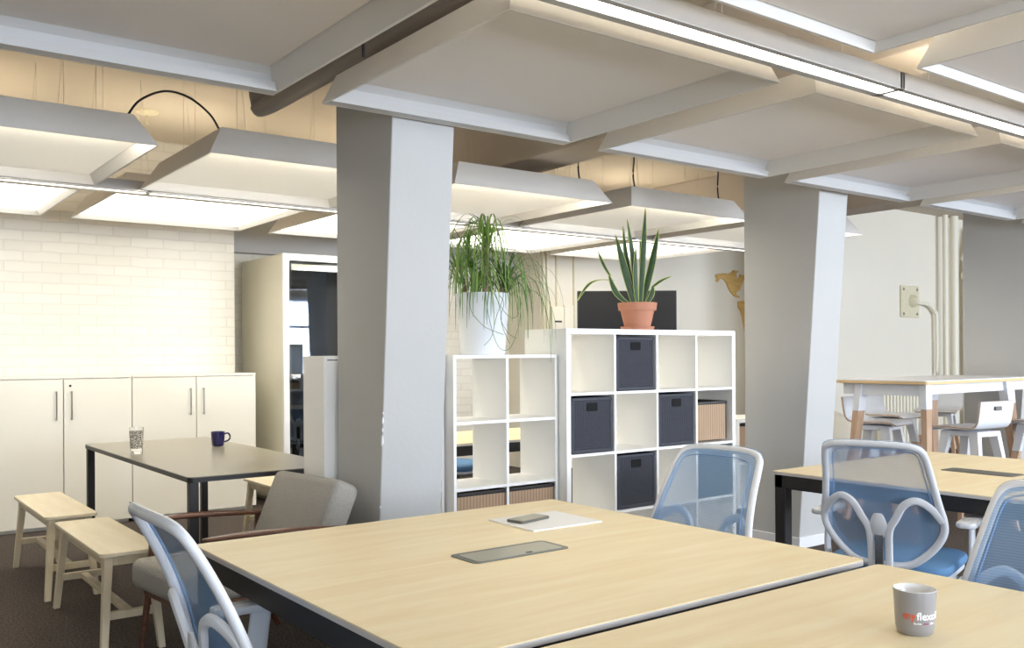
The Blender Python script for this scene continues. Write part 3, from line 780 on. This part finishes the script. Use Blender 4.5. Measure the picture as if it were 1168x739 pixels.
# long loose blades hanging in front of the pot
m = MB()
for pts in ([(.0, -.06, .42), (-.10, -.17, .40), (-.085, -.175, .22), (-.02, -.17, .05), (.06, -.17, .035), (.12, -.175, .16), (.15, -.16, .30)],
            [(.06, -.05, .40), (.02, -.17, .33), (-.03, -.17, .2), (-.06, -.17, .1), (-.11, -.17, .05)],
            [(-.05, -.05, .42), (.02, -.165, .3), (.0, -.17, .2), (.05, -.17, .12), (.11, -.17, .09)],
            [(-.02, -.05, .42), (-.05, -.17, .36), (.0, -.17, .24), (.01, -.17, .16), (.06, -.17, .06)],
            [(.1, -.05, .4), (.11, -.16, .36), (.15, -.14, .25), (.09, -.17, .2), (.02, -.17, .24), (-.04, -.16, .34)],
            [(-.1, -.05, .42), (-.15, -.12, .38), (-.17, -.13, .25), (-.12, -.17, .16), (-.05, -.17, .13), (.02, -.17, .11)]):
    m.sweep(smooth_path(pts, 6), .0016, 5)
m.build('hanging_blades', M['leaf_dark'], pl, smooth='all')

sp = thing('snake_plant', 'snake plant in a terracotta pot on top of the large shelf', 'plant', (4.13, 4.20, h4+.0005))
lathe_obj('saucer', [(0, 0), (.098, 0), (.108, .022), (.104, .024), (.09, .008), (0, .008)], M['terracotta'], sp)
lathe_obj('pot', [(0, .009), (.078, .009), (.106, .125), (.118, .125), (.124, .172), (.116, .174), (.108, .16), (0, .155)], M['terracotta'], sp)
lathe_obj('soil', [(0, .164), (.108, .162)], M['soil'], sp)
def snake_leaf(base, tip, bend, w, yaw, kink=None):
    b = Vector(base); t = Vector(tip); mid = (b+t)/2 + Vector(bend)
    pts = smooth_path([b, (b+mid)/2 + Vector(bend)*.25, mid, (mid+t)/2 + Vector(bend)*.15, t], 5)
    sd = (math.cos(yaw), math.sin(yaw), 0)
    f = lambda u: w*(.35+.65*math.sin(PI*min(.98, u*.75+.12)))*(1-u**5)+.001
    l = MB().ribbon(pts, f, sd).build('leaf', M['snake'], sp, smooth='all')
    P_ = [p for p in pts]; mm = MB()
    for sg in (-1, 1):
        q = [p + Vector(sd)*sg*f(i/(len(P_)-1))*.5 for i, p in enumerate(P_)]
        mm.sweep(q, .0022, 5)
    mm.build('yellow_margin', M['snake_edge'], l, smooth='all')
rx, ry = .8038*.9, -.595*.9      # image right, roughly
def IR(u, z, dpt=0): return (u*.8 + dpt*.6, -u*.6 + dpt*.8, z)
Y0 = math.atan2(-.6, .8)
snake_leaf(IR(-.02, .16), IR(-.135, .605), (-.0, .0, 0), .045, Y0)
snake_leaf(IR(.0, .16), IR(-.06, .70), (.01, .0, .0), .034, Y0+.3)
snake_leaf(IR(.01, .16), IR(-.085, .66, .02), (-.01, .02, .0), .036, Y0+.5)
snake_leaf(IR(.02, .16), IR(.055, .77), (.0, -.0, .0), .036, Y0)
snake_leaf(IR(.03, .16, .02), IR(.14, .64, .02), (.0, -.01, .0), .042, Y0-.2)
snake_leaf(IR(.0, .16), IR(-.01, .52, -.02), (-.01, .0, 0), .03, Y0+.2)
snake_leaf(IR(.02, .16, .01), IR(.02, .58, .01), (.012, .0, 0), .024, Y0)
snake_leaf(IR(-.03, .16), IR(-.18, .36), (-.02, .01, -.03), .04, Y0)
snake_leaf(IR(-.17, .345), IR(-.245, .50), (-.01, .0, -.0), .018, Y0)
snake_leaf(IR(-.15, .315), IR(-.375, .19), (-.02, .02, .05), .022, Y0)
snake_leaf(IR(.05, .16), IR(.10, .285), (.01, -.01, 0), .034, Y0)
snake_leaf(IR(.095, .27), IR(.215, .34), (.0, .0, .01), .032, Y0+.6)

# ------------------------------------------------------------------ television, wall fittings
tv = thing('television', 'large black television on a stand behind the snake plant', 'television', (6.53, 6.79, 0), YAW - PI/2)
MB().box(-.50, .50, -.02, .025, 1.365, 1.945, .006).build('tv_frame', M['tv_frame'], tv)
MB().box(-.488, .488, -.0235, -.0205, 1.385, 1.935).build('screen', M['screen'], tv)
MB().box(-.2, .2, .025, .06, 1.5, 1.8, .004).box(-.03, .03, .06, .1, .05, 1.8, .004).build('stand_column', M['tv_frame'], tv)
MB().prism(rrect(-.4, .4, -.28, .3, .04), .03, None, .004).build('stand_base', M['tv_frame'], tv)
sb = thing('switch_box', 'white switch box with a dark slot on the far wall left of the television', 'switch', (6.79, 8.15, 1.55))
MB().box(-.16, .02, -.05, -.001, .0, .3, .008).build('housing', M['socket'], sb)
MB().box(.03, .17, -.04, -.001, .04, .32, .008).build('housing', M['socket'], sb)
MB().box(-.12, -.02, -.053, -.0505, .12, .14).build('slot', M['black'], sb)
vt = thing('wall_vent', 'small dark louvred vent high on the far wall behind the tall plant', 'vent', (6.28, 8.74, 2.4))
cd = thing('conduit', 'pair of thin pale pipes on the far wall right of the tall plant', 'pipe', (0, 0, 0))
for x in (6.53, 6.585): MB().sweep([(x, 8.125, .02), (x, 8.125, 2.95)], .018, 8).build('pipe_run', M['pipe'], cd, smooth=True)
m = MB()
for k in range(6): m.box(-.12+k*.045, -.095+k*.045, -.03, -.001, 0, .12)
m.build('slats', M['black'], vt); MB().box(-.14, .15, -.012, -.0015, -.02, .14).build('frame', M['plate'], vt)

# golden world map, the Americas in view
mp = thing('world_map', 'golden wooden world map on the far wall left of the right column', 'wall decoration', (0, 8.2, 0))
NA = [(378,155),(408,150),(440,145),(470,150),(500,140),(508,128),(520,120),(530,130),(545,125),(548,138),(530,145),(535,175),(552,188),(560,170),(565,155),(580,165),(600,158),(606,190),(590,198),(580,225),(565,250),(560,275),(545,285),(535,290),(532,312),(550,320),(562,336),(540,330),(520,322),(500,300),(485,280),(470,250),(462,225),(450,205),(435,192),(420,185),(405,190),(398,205),(385,215),(380,200),(388,185),(378,178)]
SA = [(548,362),(575,356),(600,358),(640,372),(668,400),(660,440),(640,480),(625,520),(612,570),(604,600),(596,560),(588,520),(580,470),(566,432),(550,408)]
def wall_pt(zx, zy):
    px = 760 + zx/6.718; py = 290 + zy/6.718
    x = (px-584)/F_PX; y = -(py-HY)/F_PX
    c, s = math.cos(ROLL), math.sin(ROLL); x, y = c*x - s*y, s*x + c*y
    C_, S_ = math.cos(YAW), math.sin(YAW)
    r = (C_ + x*S_, S_ - x*C_, y); t = 8.19/r[1]
    return (r[0]*t, 1.31 + r[2]*t)
for nm, poly in (('north_america', NA), ('south_america', SA)):
    b = bmesh.new(); vs = [b.verts.new((wall_pt(*p)[0], -.022, wall_pt(*p)[1])) for p in poly]
    f = b.faces.new(vs); r = bmesh.ops.extrude_face_region(b, geom=[f])
    for v in r['geom']:
        if isinstance(v, bmesh.types.BMVert): v.co.y = -.001
    mb = MB(); mb.bm.free(); mb.bm = b; mb.build('continent', M['map'], mp)

# fitting plate with its pipe, riser pipes
fp = thing('junction_plate', 'cream painted fitting plate with a bent pipe on the far right wall', 'wall fitting', (11.43, 6.6, 1.76))
fp.scale = (.8, .8, .8)
MB().box(-.27, .0, -.03, -.001, 0, .52, .01).box(0, .27, -.03, -.001, 0, .52, .01).build('back_plate', M['plate'], fp)
MB().lathe([(0, .1), (.05, .1), (.09, .05), (.11, 0)], 16).build('socket', M['plate'], fp, loc=(.05, -.03, .27), rot=(PI/2, 0, 0), smooth=True)
for x in (-.2, .2):
    for z in (.06, .46): MB().lathe([(0, .012), (.02, .01), (.026, 0)], 10).build('screw', M['steel'], fp, loc=(x, -.03, z), rot=(PI/2, 0, 0))
MB().sweep(smooth_path([(.12, -.08, .24), (.45, -.08, .22), (.66, -.08, .1), (.72, -.08, -.15), (.72, -.08, -2.19)], 8), .03, 10).build('bent_pipe', M['pipe'], fp, smooth='all')
for x, r, lab in ((12.13, .036, 'thin painted riser pipe on the far wall, left of two thicker ones'), (12.36, .056, 'painted riser pipe between the thin one and the thickest one')):
    tag(MB().sweep([(x, 6.48, 0), (x, 6.48, CEIL)], r, 16).build('riser_pipe', M['pipe'], smooth=True), lab, 'pipe', 'painted riser pipes')
rp = thing('riser_pipe', 'thickest painted riser pipe with a flared collar beside the bluish column', 'pipe', (12.72, 6.44, 0), 0, 'painted riser pipes')
MB().sweep([(0, 0, 0), (0, 0, 2.55)], .09, 20).build('pipe_run', M['pipe'], rp, smooth=True)
MB().lathe([(.09, 0), (.12, .02), (.124, .09), (.1, .12), (.09, .12)], 20).build('collar', M['pipe'], rp, loc=(0, 0, 2.3), smooth=True)
MB().sweep(smooth_path([(0, 0, 2.5), (.0, 0, 2.65), (.06, 0, 2.8), (.1, 0, 2.995)], 5), .075, 16).build('pipe_bend', M['pipe'], rp, smooth='all')
# radiator under the bar table
rd = thing('radiator', 'cream ribbed radiator below the far wall, behind the bar table', 'radiator', (10.5, 6.44, .12))
for k in range(18): MB().box(k*.075, k*.075+.045, -.05, .05, 0, .76, .02).build('rib', M['pipe'], rd)
MB().sweep([(0, 0, .06), (1.34, 0, .06)], .02, 8).sweep([(0, 0, .7), (1.34, 0, .7)], .02, 8).build('header_pipe', M['pipe'], rd, smooth=True)
for x in (.2, 1.1): MB().box(x, x+.04, -.03, .03, -.119, .0).build('foot', M['pipe'], rd)

# ------------------------------------------------------------------ task chair
def back_x(z):                  # local x of the backrest plane, seat faces +x
    t = (z-.46)/.51
    return -.215 - .02*t - .155*t*t
def back_pt(y, z, off=0.0): return Vector((back_x(z) + .35*y*y + off, y, z))
OUT = [(0, .958), (.08, .957), (.145, .951), (.178, .935), (.191, .895), (.201, .82), (.217, .72), (.230, .655), (.226, .605), (.195, .55), (.14, .495), (.09, .468), (0, .462)]
RING = OUT + [(-y, z) for y, z in OUT[-2:0:-1]]
def ring_yz(n=6): return [(p.x, p.y) for p in smooth_path([(y, z, 0) for y, z in RING], n, True)]
def task_chair():
    t = thing('task_chair', 'x', 'chair', (0, 0, 0))
    rg = ring_yz()
    bf = MB().sweep([back_pt(y, z) for y, z in rg], .0145, 10, closed=True, ry=.012, up=(1, 0, 0)).build('back_frame', M['frame_white'], t, smooth='all', label='white plastic rim')
    # mesh stretched over the front of the rim
    m = MB(); cz = .70; K = 10; rows_ = []
    n = len(rg)
    for k in range(1, K+1):
        s = k/K*1.06
        rows_.append([m.bm.verts.new(back_pt(y*s, cz+(z-cz)*s, .014 + (0 if k < K else -.012))) for y, z in rg])
    c0 = m.bm.verts.new(back_pt(0, cz, .014))
    for j in range(n): m.bm.faces.new((c0, rows_[0][j], rows_[0][(j+1) % n]))
    for A, B in zip(rows_, rows_[1:]):
        for j in range(n): m.bm.faces.new((A[j], B[j], B[(j+1) % n], A[(j+1) % n]))
    m.build('back_mesh', M['blue_mesh'], t, smooth='all', label='see-through light blue mesh')
    m = MB()
    inner = [(y*.875, cz+(z-cz)*.915) for y, z in rg]
    m.sweep([back_pt(y, z, .016) for y, z in inner], .003, 6, closed=True)
    m.build('mesh_piping', M['blue_mesh'], t, smooth='all')
    # twin arches of the back support
    m = MB()
    for s in (-1, 1):
        arch = [(s*.226, .655), (s*.192, .705), (s*.145, .735), (s*.098, .715), (s*.066, .66), (s*.040, .61), (s*.034, .53), (s*.034, .44)]
        m.sweep(smooth_path([back_pt(y, z, -.004 - .03*min(1, max(0, (.225-abs(y))/.18))) for y, z in arch], 6), .015, 8, ry=.011, up=(1, 0, 0))
    m.sweep(smooth_path([(back_x(.68)-.03, 0, .675), (back_x(.64)-.036, 0, .64), (back_x(.60)-.036, 0, .60), (back_x(.57)-.036, 0, .575)], 4), .034, 10, ry=.009, up=(1, 0, 0), taper=lambda t: .45+.55*math.sin(PI*min(1, max(0, t))))
    m.build('back_support', M['frame_white'], t, smooth=True, label='white double arch behind the mesh')
    MB().box(back_x(.5)-.055, back_x(.5)-.04, -.016, .016, .40, .60, .004).build('adjuster', M['chrome'], t)
    MB().sweep(smooth_path([(back_x(.44)-.045, 0, .46), (back_x(.44)-.05, 0, .40), (-.16, 0, .365), (0, 0, .37)], 6), .03, 10, ry=.015, up=(0, 1, 0)).build('back_bracket', M['frame_white'], t, smooth='all')
    # seat
    m = MB(); m.prism(rrect(-.21, .25, -.235, .235, .09, 6), .045, Matrix.Translation((0, 0, .425)), .018)
    m.build('seat', M['blue_seat'], t, smooth=True)
    MB().prism(rrect(-.2, .24, -.225, .225, .09, 6), .02, Matrix.Translation((0, 0, .404)), .006).build('seat_shell', M['frame_white'], t, smooth=True)
    for s in (-1, 1):
        arm = MB().sweep(smooth_path([(-.02, s*.20, .40), (-.02, s*.265, .405), (-.02, s*.285, .47), (-.005, s*.285, .60), (0, s*.285, .624)], 6), .030, 10, ry=.011, up=(0, 1, 0)).build('armrest', M['frame_white'], t, smooth='all')
        MB().prism(rrect(-.14, .13, -.038, .038, .03, 6), .022, Matrix.Translation((.0, s*.285, .622)), .007).build('arm_pad', M['frame_white'], arm, smooth=True)
    MB().sweep([(0, 0, .10), (0, 0, .36)], .025, 14).build('gas_lift', M['chrome'], t, smooth=True)
    MB().box(-.1, .1, -.09, .09, .355, .404, .012).build('mechanism', M['grey_plastic'], t)
    for k in range(5):
        a = 2*PI*k/5 + .3
        MB().sweep([(0, 0, .10), (.15*math.cos(a), .15*math.sin(a), .095), (.29*math.cos(a), .29*math.sin(a), .07)], .024, 8, ry=.016).build('base_arm', M['frame_white'], t, smooth=True)
        cx_, cy_ = .29*math.cos(a), .29*math.sin(a); sd = Vector((-math.sin(a), math.cos(a), 0))
        c = MB()
        for s in (-1, 1): c.sweep([Vector((cx_, cy_, .028)) + sd*s*.006, Vector((cx_, cy_, .028)) + sd*s*.022], .0275, 16)
        c.build('caster', M['rubber'], t, smooth=True)
    return t
TC = 'blue mesh task chairs'
ch = task_chair()
CH = [
    ((.965, 2.15, 0), 0.0, 'blue mesh task chair seen from the side at the left of the near table'),
    ((2.28, 2.26, 0), math.radians(180), 'blue mesh chair pushed under the far side of the near table, before the dark baskets'),
    ((3.61, 2.14, 0), math.radians(16), 'task chair seen from behind with white frame and double arch'),
    ((2.20, 1.03, 0), math.radians(180), 'blue mesh chair cut by the right edge behind the grey mug'),
    ((4.0, 6.1, 0), math.radians(-70), 'blue mesh chair seen through the narrow cube shelf'),
]
for i, (loc, rz, lab) in enumerate(CH):
    if i == 0: ch.location = loc; ch.rotation_euler = (0, 0, rz); ch['label'] = lab; ch['group'] = TC
    else: dup(ch, loc, rz, lab, TC)
office_table('pale table seen through the narrow cube shelf', 3.75, 5.35, 1.5, .8, False, 'far tables')

# ------------------------------------------------------------------ grey armchair
ac = thing('armchair', 'grey fabric armchair with walnut arms between the tables', 'armchair', (1.50, 3.99, 0), math.radians(187))
# local: faces +x
MB().box(-.24, .40, -.265, .265, .31, .44, .04, 4).build('seat_cushion', M['grey_fabric'], ac, smooth='all')
Rb = Matrix.Translation((-.225, 0, .40)) @ Matrix.Rotation(math.radians(-24), 4, 'Y')
MB().box(-.07, .07, -.28, .28, .0, .37, .04, 4, Rb).build('back_cushion', M['grey_fabric'], ac, smooth='all')
for s in (-1, 1):
    y = s*.305
    MB().sweep(smooth_path([(.33, y, .585), (.1, y*1.01, .582), (-.15, y, .565), (-.34, y*.97, .548)], 6), .026, 10, ry=.011, taper=lambda t: .75+.45*math.sin(PI*min(1, t*1.1))).build('arm', M['walnut'], ac, smooth='all')
    MB().sweep([(.27, y, .58), (.30, y*.97, .30), (.34, y*.97, .0)], .019, 8, taper=lambda t: 1-.35*t).build('leg', M['walnut'], ac, smooth=True)
    MB().sweep([(-.24, y, .56), (-.2, y*.97, .30), (-.33, y*.95, 0)], .021, 8, taper=lambda t: 1-.3*t).build('leg', M['walnut'], ac, smooth=True)
    MB().box(-.3, .33, y*.93-.012, y*.93+.012, .27, .325, .004).build('side_rail', M['walnut'], ac)
MB().box(.30, .325, -.29, .29, .26, .31, .004).build('front_rail', M['walnut'], ac)
MB().box(-.25, -.225, -.29, .29, .27, .32, .004).build('rear_rail', M['walnut'], ac)
MB().box(-.015, .015, -.2, .2, -.01, .25, .004, 2, Matrix.Translation((-.295, 0, .37)) @ Matrix.Rotation(math.radians(-24), 4, 'Y')).build('back_frame', M['walnut'], ac)

# ------------------------------------------------------------------ bar table and stools
br_ = thing('bar_table', 'high white bar table with wooden legs at the right', 'table', (6.40, 3.56, 0))
BL, BWd = 1.76, .80
MB().prism(rrect(0, BL, 0, BWd, .02), .006, Matrix.Translation((0, 0, 1.094))).build('tabletop', M['white'], br_)
MB().prism(rrect(0, BL, 0, BWd, .02), .022, Matrix.Translation((0, 0, 1.0718)), .002).build('tabletop_edging', M['ply_edge'], br_)
m = MB(); m.box(.06, .085, .08, BWd-.08, .985, 1.0716).box(.09, BL-.1, .07, .09, .995, 1.0716).box(.09, BL-.1, BWd-.09, BWd-.07, .995, 1.0716)
m.build('apron', M['frame_white'], br_)
def two_tone_leg(parent, x1, y1, z1, x0, y0, q1, q0, split, name='leg'):
    def at(t): return (x1+(x0-x1)*t, y1+(y0-y1)*t, z1*(1-t), q1+(q0-q1)*t)
    a_, b_, c_ = at(0), at(split), at(1)
    def seg(A, B):
        return [(B[0]-B[3], B[1]-B[3]*.6, B[2]), (B[0]+B[3], B[1]-B[3]*.6, B[2]), (B[0]+B[3], B[1]+B[3]*.6, B[2]), (B[0]-B[3], B[1]+B[3]*.6, B[2]),
                (A[0]-A[3], A[1]-A[3]*.6, A[2]), (A[0]+A[3], A[1]-A[3]*.6, A[2]), (A[0]+A[3], A[1]+A[3]*.6, A[2]), (A[0]-A[3], A[1]+A[3]*.6, A[2])]
    lg = MB().hexa(seg(a_, c_), .003).build(name, M['oak'], parent, label='wooden leg with a white painted top')
    A2 = (a_[0], a_[1], a_[2]-.0, a_[3]+.0015)
    B2 = (b_[0], b_[1], b_[2], b_[3]+.0015)
    MB().hexa(seg(A2, B2), .002).build('painted_top', M['frame_white'], lg)
two_tone_leg(br_, .09, .06, 1.0715, .05, .02, .042, .026, .17)
two_tone_leg(br_, .09, .58, 1.0715, .06, .70, .048, .028, .2)
two_tone_leg(br_, BL-.42, .08, 1.0715, BL-.22, .04, .062, .03, .17)
two_tone_leg(br_, BL-.42, BWd-.08, 1.0715, BL-.22, BWd-.02, .062, .03, .17)

def bar_stool():
    t = thing('bar_stool', 'x', 'stool', (0, 0, 0)); z = .75; w = .19
    prof = [(.21, z-.025), (.18, z-.004), (.10, z), (-.08, z-.004), (-.15, z+.004), (-.185, z+.035), (-.20, z+.09), (-.215, z+.20)]
    P_ = [(p.x, p.y) for p in smooth_path([(a, b, 0) for a, b in prof], 5)]
    def shell(off, m_, nm, thick):
        m = MB(); N = len(P_)
        def nrm(i):
            a = P_[max(i-1, 0)]; b = P_[min(i+1, N-1)]; dx, dz = b[0]-a[0], b[1]-a[1]; l = math.hypot(dx, dz); return (dz/l, -dx/l)
        L1, L2 = [], []
        for i, (x, zz) in enumerate(P_):
            nx, nz = nrm(i)
            for sgn, LL, o in ((1, L1, off), (1, L2, off+thick)):
                px, pz = x + nx*o, zz + nz*o
                ww = w if i > 2 else w*.94
                LL.append((m.bm.verts.new((px, -ww, pz)), m.bm.verts.new((px, ww, pz))))
        for i in range(N-1):
            m.bm.faces.new((L1[i][0], L1[i][1], L1[i+1][1], L1[i+1][0])); m.bm.faces.new((L2[i][0], L2[i+1][0], L2[i+1][1], L2[i][1]))
            m.bm.faces.new((L1[i][0], L1[i+1][0], L2[i+1][0], L2[i][0])); m.bm.faces.new((L1[i][1], L2[i][1], L2[i+1][1], L1[i+1][1]))
        for i in (0, N-1): m.bm.faces.new((L1[i][0], L2[i][0], L2[i][1], L1[i][1]))
        return m.build(nm, m_, t, smooth=True)
    s = shell(-.0025, M['frame_white'], 'seat_shell', .0035)
    shell(.0012, M['oak'], 'plywood_core', .010)
    shell(.0114, M['frame_white'], 'shell_underside', .002)
    MB().box(-.228, -.198, -.035, .035, z+.135, z+.165, .004).build('hand_hole', M['grey_plastic'], t, label='dark hand hole in the back')
    MB().box(-.15, .15, -.13, .13, z-.062, z-.022, .008).build('seat_frame', M['frame_white'], t)
    for sx in (-1, 1):
        for sy in (-1, 1):
            two_tone_leg(t, sx*.11, sy*.11, z-.024, sx*.23, sy*.2, .036, .018, .3)
    m = MB(); zf = .26
    for a_, b_ in (((-.16, -.15), (.16, -.15)), ((.16, -.15), (.16, .15)), ((.16, .15), (-.16, .15)), ((-.16, .15), (-.16, -.15))):
        m.sweep([(a_[0], a_[1], zf), (b_[0], b_[1], zf)], .009, 8)
    m.build('foot_ring', M['chrome'], t, smooth=True)
    return t
st = bar_stool()
BS = [
    ((6.84, 3.47, 0), math.radians(82), 'white bar stool with dark hand hole in front of the bar table'),
    ((7.84, 3.38, 0), math.radians(82), 'white bar stool at the right edge behind the first one'),
    ((6.86, 4.24, 0), math.radians(-80), 'white stool seen behind the wooden table leg, back facing left'),
    ((7.70, 4.62, 0), math.radians(-90), 'white bar stool furthest back with its backrest against the radiator'),
    ((8.75, 4.75, 0), math.radians(200), 'white bar stool behind the bar table beside the bluish column'),
]
for i, (loc, rz, lab) in enumerate(BS):
    if i == 0: st.location = loc; st.rotation_euler = (0, 0, rz); st['label'] = lab; st['group'] = 'white bar stools'
    else: dup(st, loc, rz, lab, 'white bar stools')

# rounded cream tub chair behind the right column
tcx = thing('tub_chair', 'rounded cream tub chair just right of the right column', 'armchair', (8.17, 5.45, 0), math.radians(-40))
m = MB(); seg = 28; rws = []
for zf in (0, .15, .3, .5, .7, .85, 1):
    row = []
    for k in range(seg+1):
        a_ = math.radians(70 + 220*k/seg); hgt = .10 + zf*(.45 + .38*math.cos((k/seg-.5)*PI)**1.2)
        r_ = .30 + .06*math.sin(PI*zf*.8)
        row.append(m.bm.verts.new((r_*math.cos(a_), r_*math.sin(a_), hgt)))
    rws.append(row)
for A, B in zip(rws, rws[1:]):
    for k in range(seg): m.bm.faces.new((A[k], A[k+1], B[k+1], B[k]))
o = m.build('curved_shell', M['cream'], tcx, smooth='all')
md = o.modifiers.new('solid', 'SOLIDIFY'); md.thickness = .05; md.offset = 1
MB().lathe([(0, .24), (.26, .24), (.285, .28), (.285, .37), (.25, .41), (0, .42)], 28).build('seat_cushion', M['cream'], tcx, smooth='all')
MB().lathe([(0, 0), (.2, 0), (.22, .02), (.06, .05), (.06, .24), (0, .24)], 24).build('pedestal', M['chrome'], tcx, smooth=True)

# ------------------------------------------------------------------ world and view
w = bpy.data.worlds.new('world'); SC.world = w; w.use_nodes = True
bg = w.node_tree.nodes['Background']; bg.inputs['Color'].default_value = (.62, .78, 1.0, 1); bg.inputs['Strength'].default_value = 1.0
SC.view_settings.view_transform = 'Standard'; SC.view_settings.look = 'None'
SC.view_settings.gamma = 1; SC.view_settings.use_curve_mapping = False
SC.view_settings.exposure = 1.56
SC.cycles.use_denoising = True
SC.cycles.max_bounces = 10; SC.cycles.diffuse_bounces = 6; SC.cycles.transparent_max_bounces = 12
SC.cycles.sample_clamp_indirect = 8
